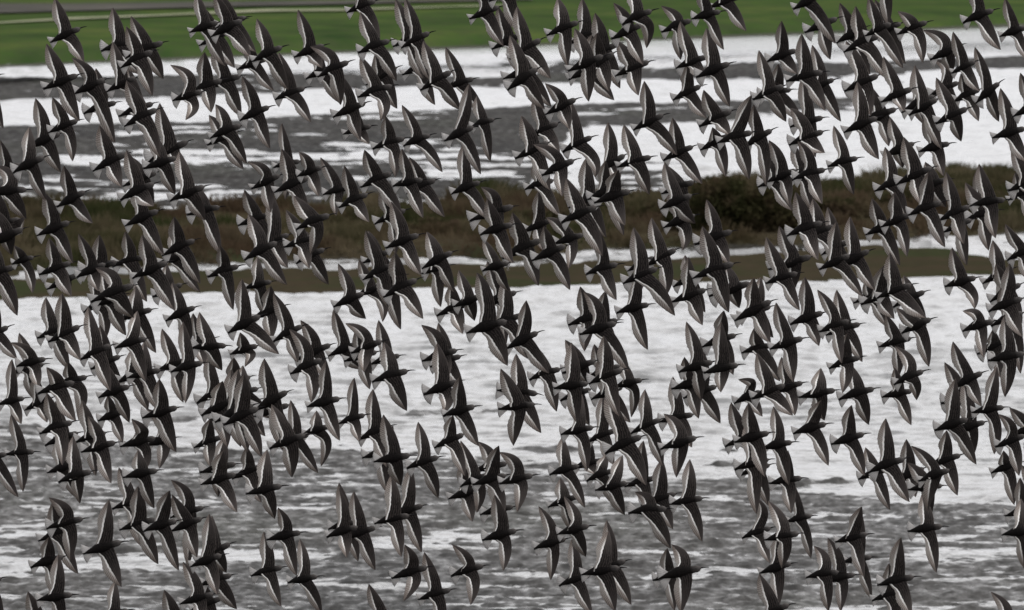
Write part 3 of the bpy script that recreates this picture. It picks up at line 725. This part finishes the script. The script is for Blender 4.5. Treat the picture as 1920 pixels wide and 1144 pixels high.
BIRDS = """874 625 942 603 894 511 952 686 u 916 533 f
1134 850 1196 822 1138 734 1212 910 u 1162 768 f
1299 522 1367 496 1317 424 1367 586 f
156 1039 220 1019 205 937 229 1100 f
1168 532 1226 506 1188 426 1266 592
138 177 190 152 136 108 216 268 u 176 130
1628 886 1688 861 1661 784 1705 941 f
1752 808 1808 788 1792 710 1831 871 f
419 798 477 768 459 702 491 857 f
942 486 1006 452 961 398 1010 536
1090 1078 1154 1065 1142 995 1154 1147 f
1087 628 1148 607 1094 547 1180 697 u 1126 565 f
248 522 306 494 268 440 328 582 f
1852 677 1914 665 1884 592 1885 745 l 1902 709 f
81 168 138 142 88 82 150 227
726 971 786 951 772 875 791 1036 b
427 625 481 595 455 523 524 664 f
702 982 760 967 734 889 753 1044 f
833 265 882 241 880 157 902 327 f
150 675 202 651 166 575 208 733 f
1474 153 1535 136 1503 64 1547 208 f
1345 268 1403 249 1409 179 1405 337 f
224 994 284 975 260 911 297 1058
1052 417 1112 392 1062 334 1130 480 f
1305 146 1361 121 1325 52 1369 200
1822 774 1876 764 1870 688 1864 852 l 1878 814
1582 249 1638 223 1608 153 1648 299
1645 1098 1706 1083 1689 1007 1708 1155 f
934 768 996 759 939 691 963 836
1256 946 1311 935 1294 861 1317 1016 f
458 487 513 458 465 400 538 534 f
951 169 1002 134 956 66 1022 204 f
1443 655 1499 637 1455 567 1487 717 f
1235 1085 1306 1066 1259 1021 1277 1151 u 1289 1037 l 1296 1103 f
1272 698 1329 679 1287 603 1316 751 f
505 841 565 818 509 758 547 896 f
642 1011 698 992 664 921 704 1069
575 763 631 749 613 676 638 826 f
1582 98 1640 69 1604 12 1664 148
1065 134 1124 108 1078 52 1104 191 f
723 466 778 442 734 378 790 516 f
269 996 324 977 320 919 336 1070 f
266 784 326 767 300 710 331 848
50 279 106 253 67 184 114 323 b
1098 112 1152 86 1116 24 1163 166 b
1702 997 1760 989 1730 927 1756 1074
1155 587 1210 571 1194 507 1215 656
624 220 679 195 627 129 677 263
1210 500 1262 472 1222 408 1248 556 l 1262 524
762 878 816 860 784 791 822 935 f
1377 830 1435 813 1403 755 1434 894 f
1820 385 1878 375 1836 307 1866 447
680 525 732 498 686 432 726 576
788 170 840 138 794 76 864 206 f
1703 404 1758 380 1740 322 1772 464 f
357 1063 409 1043 393 963 409 1115 f
904 1013 962 997 928 927 944 1070 l 959 1035 f
318 377 376 351 336 283 384 413 f
904 575 962 551 914 489 950 645 b
1104 720 1160 695 1132 629 1162 781 f
956 112 1008 78 970 12 1033 148
320 697 374 683 344 603 349 756 l 364 719 f
1054 285 1104 260 1072 189 1116 333 l 1126 305
544 702 597 677 543 617 584 756 u 581 643 l 599 723 f
1853 584 1910 562 1892 494 1916 632 f
697 716 758 698 720 641 763 771 f
1427 842 1479 830 1451 762 1480 910 f
1395 277 1441 246 1413 197 1437 349
1435 532 1489 514 1437 444 1499 582
701 866 762 856 719 777 752 912 f
1536 506 1586 480 1568 416 1618 556 f
1377 602 1439 569 1413 521 1445 644
1051 815 1106 802 1092 740 1101 884
69 442 124 420 84 360 138 494
1157 314 1214 295 1170 233 1218 365
719 558 774 526 742 472 794 598 f
1475 442 1535 420 1491 360 1533 488 f
24 324 76 297 54 237 86 375 f
1860 259 1916 243 1876 165 1926 305
1572 502 1624 474 1594 406 1640 544
1182 813 1232 790 1210 730 1244 875
1644 559 1702 536 1668 474 1736 596 f
470 1080 523 1065 495 996 528 1137
1187 244 1238 219 1208 152 1270 291
671 100 724 78 676 22 744 152 f
1411 188 1463 164 1423 94 1475 228
473 116 523 91 481 34 541 168 f
226 127 280 100 238 50 286 180
1048 1098 1100 1079 1072 1011 1111 1151
449 226 499 203 455 143 507 279
1558 834 1614 816 1596 759 1621 892 f
74 814 128 792 90 736 118 872 l 129 834 f
1038 729 1096 719 1072 642 1082 793
1760 414 1812 390 1774 322 1806 458
1536 623 1586 603 1532 543 1578 681 u 1562 567 f
304 480 358 452 328 406 376 532
1001 1029 1054 1011 1010 949 1033 1088 u 1041 981 l 1048 1047
233 237 288 209 238 151 300 295
794 741 852 717 820 643 832 775 l 850 753 f
152 848 210 832 166 780 210 906 u 188 798 f
539 1093 589 1081 562 1010 603 1153 f
1319 700 1377 685 1353 603 1351 736 f
461 927 521 913 501 843 515 974 f
1583 172 1640 144 1586 76 1632 218
1066 389 1126 369 1100 295 1137 445 b
170 566 242 538 178 502 250 596 u 218 510 f
475 772 533 739 496 672 531 844
1434 1013 1491 1001 1441 939 1467 1067 u 1474 969 l 1483 1035 f
1540 1091 1596 1079 1552 1008 1576 1147 u 1578 1035 l 1590 1107 b
1409 749 1465 725 1419 661 1486 779 f
87 991 148 973 93 932 132 1052 u 132 949 l 145 1011
830 780 884 764 863 705 898 836 f
1259 567 1317 546 1291 482 1317 610
1704 216 1752 190 1716 122 1766 280
998 489 1054 464 1020 424 1069 544 f
670 183 728 162 676 104 714 228 l 732 200
1238 842 1299 823 1245 776 1269 896 u 1277 790 l 1288 852 f
1681 346 1740 317 1694 257 1726 385 f
1481 608 1537 589 1509 519 1535 649
1098 514 1152 498 1124 432 1156 563 f
10 853 58 846 21 776 44 922
355 61 403 44 369 -16 423 124
90 642 144 616 118 549 153 675 f
210 499 266 484 236 434 276 566 b
1030 890 1080 876 1056 818 1097 952
387 166 445 145 401 84 453 220 b
174 321 230 291 188 235 230 351
396 69 447 40 403 -12 471 108 f
1243 301 1293 276 1261 221 1317 345
1754 233 1808 207 1756 145 1804 265 f
676 352 728 327 684 281 754 401
992 712 1044 692 1002 645 1044 772
1202 948 1260 927 1242 860 1262 992 b
1566 1017 1620 1004 1615 949 1620 1082 f
1025 67 1078 43 1046 -6 1065 124
234 424 290 398 254 338 308 478
671 825 726 802 700 729 726 876
1786 729 1836 702 1787 640 1839 762
94 80 144 55 104 -5 159 118
109 904 164 885 137 818 149 945 l 157 910 f
752 90 800 65 760 -4 806 150
1622 68 1666 48 1628 -6 1694 128 f
931 732 1000 737 968 663 1015 812 b
1441 506 1513 484 1461 424 1489 546 b
292 697 348 677 304 616 344 755 b
500 1013 557 999 522 951 557 1080 u 544 973
1238 392 1291 369 1247 303 1305 419 f
1552 313 1602 297 1564 235 1602 365
736 349 786 337 754 279 794 409
846 364 894 343 870 269 914 411
612 1007 664 989 636 915 651 1045 f
900 440 954 422 914 372 963 494
1623 441 1674 418 1634 372 1688 498
320 997 373 975 324 927 371 1045
1830 194 1868 158 1828 88 1874 228
276 305 344 269 300 193 336 311 b
1572 749 1632 730 1598 685 1630 797
376 909 435 892 421 844 446 960 f
1511 1083 1566 1073 1527 1024 1554 1147 u 1554 1041
1302 460 1365 436 1325 374 1367 496 b
483 466 535 442 509 360 541 502 b
863 912 910 892 864 826 894 962 l 911 926
756 274 800 254 754 197 830 323
225 375 282 347 238 281 290 387 f
1487 813 1543 797 1539 750 1553 873 f
1722 903 1774 884 1709 836 1740 959 u 1746 854 l 1760 910 f
791 504 842 476 800 434 852 548
269 317 324 297 286 249 328 365
1784 812 1840 792 1806 712 1828 852 b
1178 962 1242 953 1191 923 1258 1029 u 1220 927 f
1437 342 1487 321 1441 263 1479 385 u 1465 283
69 635 120 615 86 557 131 694 b
1513 170 1559 152 1523 84 1577 228 b
1487 336 1541 319 1495 265 1541 383 u 1521 283 f
377 779 435 752 419 714 427 839
886 910 942 892 936 835 947 960 f
555 430 611 406 551 366 581 478 l 605 444 f
1771 538 1824 522 1784 464 1826 580 l 1834 554 f
936 908 992 892 936 847 970 960 u 974 860 l 990 916 f
1690 625 1740 601 1680 577 1742 688
389 520 441 500 413 460 438 581
1100 830 1148 808 1130 740 1152 872 b
394 259 445 236 403 195 463 307 u 423 207
966 298 1022 271 978 217 1032 357
1740 876 1794 854 1774 806 1795 929
91 249 140 228 100 183 137 303 l 144 269
514 361 571 337 529 279 583 411
1640 359 1692 337 1660 275 1702 411
70 738 132 719 89 688 144 789 u 115 703 f
1235 792 1293 778 1262 706 1297 839 b
1146 74 1198 50 1150 6 1206 122 u 1180 26
845 1080 900 1063 848 1020 883 1134 u 884 1041 l 900 1095
784 1125 838 1107 796 1035 830 1195
1652 426 1702 404 1676 360 1700 482 f
357 653 417 647 374 585 416 695
1153 143 1210 118 1156 76 1197 180
698 279 752 261 723 217 742 333 l 752 299
236 108 298 82 246 30 306 148 b
73 516 126 494 94 446 136 556
1045 1002 1098 988 1058 931 1099 1045 u 1089 963 f
231 896 288 882 258 844 289 954
948 655 1002 626 987 563 1030 700
1866 839 1916 820 1870 776 1910 892 u 1902 792
69 1126 128 1115 110 1039 120 1175
1391 1009 1439 991 1415 931 1443 1055 u 1439 955
1473 979 1517 969 1487 903 1521 1047 l 1523 1013 b
356 176 409 152 385 98 397 212
1377 880 1435 864 1399 792 1419 964
106 389 154 363 122 311 176 419
238 709 294 695 270 641 300 771
1114 381 1174 359 1160 319 1172 423 f
1016 330 1070 303 1000 271 1054 369 u 1042 279 f
625 576 676 552 634 494 686 598 u 662 526
515 187 565 166 523 98 584 230
1609 899 1660 880 1624 839 1669 956 b
734 1085 794 1065 759 1020 757 1127 u 783 1043 l 789 1091
1805 43 1856 20 1822 -30 1876 94
1116 920 1170 908 1168 854 1172 966
1722 285 1774 269 1730 221 1768 331
523 832 573 816 545 750 597 887 b
635 390 683 365 647 311 693 417 f
990 260 1040 233 1000 183 1050 287
1652 192 1704 169 1656 106 1694 210 f
220 601 278 582 254 537 293 662 b
1267 128 1319 108 1276 40 1323 146
814 840 864 818 850 778 872 892
-4 759 40 747 23 673 42 795
1878 1003 1934 995 1916 935 1922 1067 f
533 464 587 446 537 394 581 504 f
634 795 679 780 665 708 675 828
553 677 613 649 564 600 613 709 u 593 623 b
1548 629 1606 609 1569 543 1617 679 b
511 641 561 615 513 549 559 680 u 543 585
1874 69 1920 52 1884 -4 1926 114
350 404 405 388 367 346 416 478 b
1676 721 1726 699 1679 649 1720 751 u 1714 671 l 1728 725 f
1810 412 1866 396 1810 342 1854 470 b
337 1133 393 1115 343 1053 387 1175 u 371 1079
1612 231 1674 208 1620 149 1666 275 b
667 556 714 536 674 486 718 604 l 728 566 b
882 239 922 225 894 179 920 303
1112 1075 1166 1053 1138 975 1184 1134 b
1424 1075 1477 1059 1457 995 1461 1137
615 668 666 647 626 579 680 693 b
1653 745 1704 733 1676 689 1708 797
1479 272 1537 249 1481 203 1546 287 u 1505 213
1784 138 1824 118 1786 60 1836 172
403 792 467 762 447 692 465 848
1261 188 1309 165 1289 120 1325 222
762 363 810 339 768 295 834 407 b
1682 65 1732 43 1682 22 1730 118 u 1712 30 l 1737 80
215 653 268 635 257 583 274 715
834 166 882 149 836 88 910 212 b
1166 46 1216 22 1184 -36 1213 90 l 1226 46 f
1311 238 1365 211 1319 169 1369 255
323 189 373 174 320 122 349 226 u 364 140 l 373 204
1102 375 1152 353 1136 301 1170 442
1297 36 1345 22 1313 -26 1357 94 f
1437 116 1487 96 1465 40 1495 140
1614 572 1672 546 1656 498 1676 598
471 355 519 331 465 303 509 399 u 501 311
605 365 651 353 601 295 631 405 b
984 355 1032 339 1002 303 1050 405
189 95 246 80 212 14 266 140 b
1259 730 1317 715 1283 669 1310 785
272 836 324 822 274 766 300 879 u 308 784 l 319 844 b
310 602 360 579 322 529 358 649 u 340 549
1445 737 1499 720 1465 669 1490 779 b
1038 458 1088 442 1024 408 1066 504 u 1050 412 l 1082 474
565 816 613 800 593 770 602 875 l 622 830 b
100 729 156 707 128 677 148 789 l 164 735 b
880 36 930 16 894 -40 944 86
658 663 710 642 648 606 683 698 u 686 615 l 694 677 f
1505 452 1557 426 1525 372 1583 508
143 520 192 498 148 438 186 546
1497 746 1559 733 1540 690 1547 789
1647 651 1702 635 1660 589 1684 709 b
1114 329 1166 295 1140 229 1162 343 b
1390 662 1443 647 1413 615 1463 715 b
904 508 948 494 906 446 954 546
1150 727 1198 713 1168 673 1184 783 l 1200 741
435 898 487 876 463 836 491 942 b
1313 282 1363 257 1335 239 1361 332
818 592 874 571 846 531 868 626 b
210 954 266 937 223 876 266 1025 b
1804 621 1856 603 1803 583 1843 671 u 1834 581 l 1851 633 f
1481 238 1537 223 1505 143 1529 295 b
1554 691 1606 671 1588 625 1579 737 l 1598 707
457 542 503 528 483 480 495 592 b
471 599 527 575 509 536 509 639 b
-24 363 42 355 -12 309 48 411 u 28 323 f
30 687 80 675 22 642 74 729 u 56 649
1023 215 1074 189 1022 157 1068 243 u 1054 171
980 436 1030 414 1010 358 1018 470
850 576 898 556 860 506 890 602
1858 887 1906 870 1880 844 1902 947 b
200 172 248 147 212 78 276 196 b
1568 81 1616 54 1574 6 1632 140 b
1744 113 1794 88 1732 56 1786 138 u 1774 64
840 936 894 918 866 862 886 978 b
698 541 750 519 714 469 752 618 b
595 145 647 118 581 86 639 197 u 623 94
1240 61 1290 40 1240 10 1277 112 u 1275 24
1786 192 1832 170 1800 138 1834 228 b
446 423 503 404 459 356 539 502 b
225 838 284 822 248 785 268 886 u 279 806 l 284 860
184 746 236 725 188 669 242 793
1171 913 1224 898 1207 826 1222 962 b
183 790 228 772 204 740 232 830
444 131 493 112 467 80 514 170 b
754 141 804 120 770 94 816 197 b
1065 609 1124 593 1088 537 1096 659 b
1487 18 1533 -6 1505 -50 1567 82 f
218 719 272 693 250 649 278 769 b
1442 907 1497 898 1477 844 1483 962
1244 427 1297 406 1251 356 1279 470 l 1297 446 b
363 840 411 822 397 784 395 874 b
140 830 192 812 154 750 180 892 b
319 971 375 953 321 900 353 1063 u 356 917 b
551 108 601 86 559 18 605 128 b
368 756 423 729 392 661 419 785 b
1672 908 1726 880 1699 823 1716 932 b
57 1064 112 1045 94 1005 108 1125 b
1329 556 1399 532 1361 494 1387 578 b
72 1015 130 991 100 941 147 1076 b
1656 295 1708 270 1670 219 1694 315 b
686 160 738 130 704 100 745 204 b
922 93 974 66 934 12 970 136 b
791 678 850 658 790 609 844 701 u 830 627
1224 1089 1273 1075 1251 1027 1265 1145 b
557 331 599 315 561 285 599 369 u 583 295 f
1281 747 1337 726 1317 653 1351 794 b
1888 488 1936 466 1884 420 1932 530
22 496 58 482 28 460 62 550 l 68 524
1477 341 1525 321 1487 267 1523 395 b
373 1099 427 1079 405 1035 444 1143 b
1065 84 1118 58 1092 -4 1142 170 b
-40 526 20 502 -12 450 33 592
1578 1055 1628 1045 1616 961 1635 1123 b
172 575 226 553 190 497 237 629 b
1635 1126 1690 1109 1666 1055 1688 1195 b
156 586 202 561 176 499 194 645 l 208 599 b
573 148 619 128 587 76 635 192 b
1376 757 1421 735 1383 711 1429 781 u 1417 715 b
1421 180 1477 168 1459 120 1503 228 b
702 420 754 396 714 354 742 478 b
1417 1161 1473 1137 1424 1075 1459 1215
296 494 348 478 328 426 376 548 b
388 273 439 249 391 215 457 317 b
806 689 858 669 822 605 870 729 b
45 770 92 748 68 702 90 792 b
1832 665 1884 639 1860 617 1876 709 b
1890 359 1946 335 1896 277 1946 413
1359 837 1417 816 1371 754 1439 876 b
-12 327 32 311 2 263 28 383 b
1099 902 1144 884 1138 852 1152 948 b
737 88 788 66 742 -2 794 148 b
1509 62 1563 36 1525 -4 1557 112 b
170 693 220 671 188 609 234 749 b
1742 180 1792 158 1752 112 1802 228 u 1782 120 b
512 314 557 303 529 231 535 375 b
1640 66 1684 45 1640 0 1698 120 b
1714 358 1772 339 1736 303 1776 389 b
1329 15 1381 -4 1341 -60 1399 59
-24 462 36 432 -20 386 20 478
790 514 838 498 806 446 827 576 b
1600 569 1654 546 1622 522 1664 614 b
650 24 698 4 670 -40 713 74
148 510 212 494 188 440 208 566 b
431 665 477 649 451 623 460 688 l 480 663
1702 919 1760 910 1702 868 1748 965 u 1728 878 b
1842 532 1894 506 1862 450 1892 592 b
88 887 138 872 100 818 140 932 b
679 859 738 844 738 798 726 924 b
1858 611 1912 589 1876 539 1914 701 b
405 52 455 34 411 -18 481 98 b
1096 615 1152 602 1136 545 1162 669 b
1316 651 1373 629 1357 582 1375 703 b
645 678 700 661 668 615 694 730 b
912 617 972 592 946 519 990 673 b
1027 951 1078 933 1051 896 1070 995 b
20 701 76 685 36 624 63 749 b
555 494 603 470 575 434 616 534 b
435 772 483 752 455 692 498 818 b
1674 576 1728 550 1696 516 1738 612 b
347 661 395 637 363 587 385 684 b
367 1055 425 1023 397 967 424 1075 b
1054 701 1110 680 1060 637 1102 721 b
373 86 425 62 367 0 441 128 b
1421 350 1475 335 1431 281 1485 395 b
1856 566 1908 536 1866 494 1916 606 b
880 414 954 390 902 351 938 444 u 932 360 l 944 424 b
156 213 211 193 180 128 216 268 b
1066 149 1122 124 1112 64 1152 188 b
1764 758 1824 741 1771 679 1832 801 b
374 887 435 872 421 818 409 932 b
1098 140 1146 104 1120 62 1142 172 b
1769 436 1816 414 1786 378 1813 498 b
916 3 968 -22 924 -80 972 60
694 683 744 669 710 600 750 739 b
615 992 666 981 636 905 672 1053 b
943 148 1008 128 955 64 1034 200 b
222 219 280 195 240 123 290 263 b
1540 478 1586 456 1552 388 1596 518 b
180 1163 234 1145 216 1089 240 1235
680 1169 736 1149 692 1094 744 1215
886 884 944 870 896 828 934 912 u 926 844 b
1108 749 1162 728 1122 672 1182 792 b
-40 868 6 852 -30 762 35 932 f
1072 879 1124 864 1092 802 1119 890 b
1884 968 1936 955 1912 895 1936 1015 b
1690 211 1746 183 1712 131 1736 235 b
84 835 140 814 104 752 148 884 b
1896 816 1952 798 1892 764 1936 872 u 1920 776 b
230 350 286 325 248 295 288 381 b
1262 538 1309 516 1285 478 1323 586 b
1626 -18 1674 -38 1636 -100 1666 50
-36 643 10 616 -20 539 34 673
393 790 453 760 435 692 452 838 b
1385 892 1437 872 1409 812 1441 948 b
286 558 336 536 312 494 352 606 b
357 1145 409 1123 387 1095 407 1195 b
1890 376 1934 355 1902 323 1936 423 b
1240 364 1295 343 1247 307 1289 413 b
1900 218 1952 195 1912 137 1946 283
-34 436 30 412 -4 356 48 410 b
1050 751 1102 732 1074 672 1106 798 b
1385 597 1439 577 1427 519 1451 633 b
296 1181 352 1159 309 1105 360 1235
643 252 690 237 664 201 693 271 b
900 965 956 952 926 885 954 1015 b
40 1181 96 1161 54 1108 110 1235
1100 709 1156 687 1114 645 1142 749 b
1848 1181 1906 1163 1859 1110 1896 1235 u 1895 1135
407 735 463 709 439 669 473 753 b
419 749 477 729 455 685 507 785 b
88 543 140 518 96 478 128 554 b
1816 383 1856 375 1828 323 1848 423 b
680 494 726 474 690 432 722 546 b
477 782 535 762 507 702 547 814 b
1176 509 1222 486 1180 462 1202 546 b
1912 926 1966 908 1916 872 1956 982 b
-60 163 -10 143 -50 93 7 241
-56 1105 -4 1085 -40 1015 7 1171
"""

def parse(s):
    t = s.split(); v = [float(x) for x in t[:8]]; u = l = None; z = ''
    i = 8
    while i < len(t):
        if t[i] == 'u': u = np.array([float(t[i + 1]), float(t[i + 2])]); i += 3
        elif t[i] == 'l': l = np.array([float(t[i + 1]), float(t[i + 2])]); i += 3
        else: z = t[i]; i += 1
    return [np.array(v[0:2]), np.array(v[2:4]), np.array(v[4:6]), np.array(v[6:8])], u, l, z
birds = [parse(s) for s in BIRDS.strip().splitlines()]

# distance of every bird: three loose ranks, neighbours kept clear of one another
rs = random.Random(12)
RNG = {'f': (45.6, 49.4), '': (49.6, 53.2), 'b': (53.4, 57.6)}
depths = []
for i, (P, u, l, z) in enumerate(birds):
    c = (P[0] + P[1]) / 2
    near = [depths[j] for j in range(i) if np.abs(((birds[j][0][0] + birds[j][0][1]) / 2 - c)).max() < 110]
    best = None
    for _ in range(24):
        dd = rs.uniform(*RNG[z])
        q = min([abs(dd - k) for k in near] + [9])
        if best is None or q > best[0]: best = (q, dd)
        if q > .4: break
    depths.append(best[1])

def where(c):
    x, y = c
    if y < field_edge(x): return 'over green pasture'
    if s1_top(x) < y < s1_bot(x): return 'over the far mud strip'
    if y < fa_top(x): return 'over far pale water'
    if y < min(fa_bot(x), bk_top(x)): return 'over dark mudflat'
    if y < bk_top(x): return 'over pale water behind the bank'
    if y < bk_bot(x): return 'over the brown bank'
    if y < lo_top(x) - 4: return 'over bright open water'
    return 'over rippled grey mud'

labels_used = {}
def describe(P, u, l, z):
    T, H, U, Lw = P
    c = (T + H) / 2
    S = T + (H - T) * .7
    a = math.degrees(math.atan2(-(U[1] - S[1]), U[0] - S[0]))
    b = math.degrees(math.atan2(Lw[1] - S[1], Lw[0] - S[0]))
    if u is not None: up = 'bent upper wing'
    elif a < 82: up = 'forward leaning upper wing'
    elif a < 102: up = 'upright upper wing'
    else: up = 'swept back upper wing'
    if l is not None: lo = 'bent lower wing'
    elif b > 84: lo = 'lower wing straight down'
    elif b > 66: lo = 'steep lower wing'
    else: lo = 'slanting lower wing'
    kx, ky = c[0] / 19.2, c[1] / 11.44
    kx, ky = max(0, min(100, round(kx))), max(0, min(100, round(ky)))
    base = '%s, %s, %s' % (up, lo, where(c))
    pos = '%d%% across, %d%% down' % (kx, ky)
    lab = 'dark shorebird, %s, %s' % (base, pos)
    if len(lab.split()) > 16:
        lab = 'shorebird, %s, %s' % (base, pos)
    if len(lab.split()) > 16:
        lab = 'shorebird, %s, %s, %s' % (up, where(c), pos)
    assert len(lab.split()) <= 16, lab
    k = labels_used.get((kx, ky), 0)
    labels_used[(kx, ky)] = k + 1
    if k:
        lab = 'shorebird, %s, %s, %d%% across, %.1f%% down' % (up, where(c), kx, c[1] / 11.44)
    assert len(lab.replace('-', ' ').split()) <= 16 and len(set(lab)) > 1
    return lab

NIND = 300
SV, SF, SU, SM = [], [], [], []
base = 0
for i, (P, u, l, z) in enumerate(birds):
    rs = random.Random(1000 + i)
    D = depths[i]
    mp = D / FPX
    c = (P[0] + P[1]) / 2
    cen = CAM + (FWD + RGT * ((c[0] - 960) / FPX) + UPV * ((572 - c[1]) / FPX)) * D
    loc2 = lambda q: None if q is None else np.array([(q[0] - c[0]) * mp, -(q[1] - c[1]) * mp])
    V, F, UVs, MI = bird_mesh(loc2(P[0]), loc2(P[1]), loc2(P[2]), loc2(P[3]), loc2(u), loc2(l), rs)
    V3 = V[:, 0:1] * RGT + V[:, 1:2] * UPV - V[:, 2:3] * FWD
    if i < NIND:
        o = mesh_obj('shorebird', V3, F, BIRD_MATS, uv=UVs, matidx=MI, loc=cen)
        tag(o, describe(P, u, l, z), 'shorebird', 'shorebirds of the flock flying to the right')
    else:
        SV.append(V3 + cen); SF.append(np.array(F) + base); SU.append(UVs); SM += MI
        base += len(V3)
if SV:
    o = mesh_obj('shorebird_flock', np.concatenate(SV), np.concatenate(SF), BIRD_MATS, uv=np.concatenate(SU), matidx=SM)
    tag(o, 'further dark shorebirds of the flock, mostly hidden between and behind the nearer ones', 'shorebirds', kind='stuff')
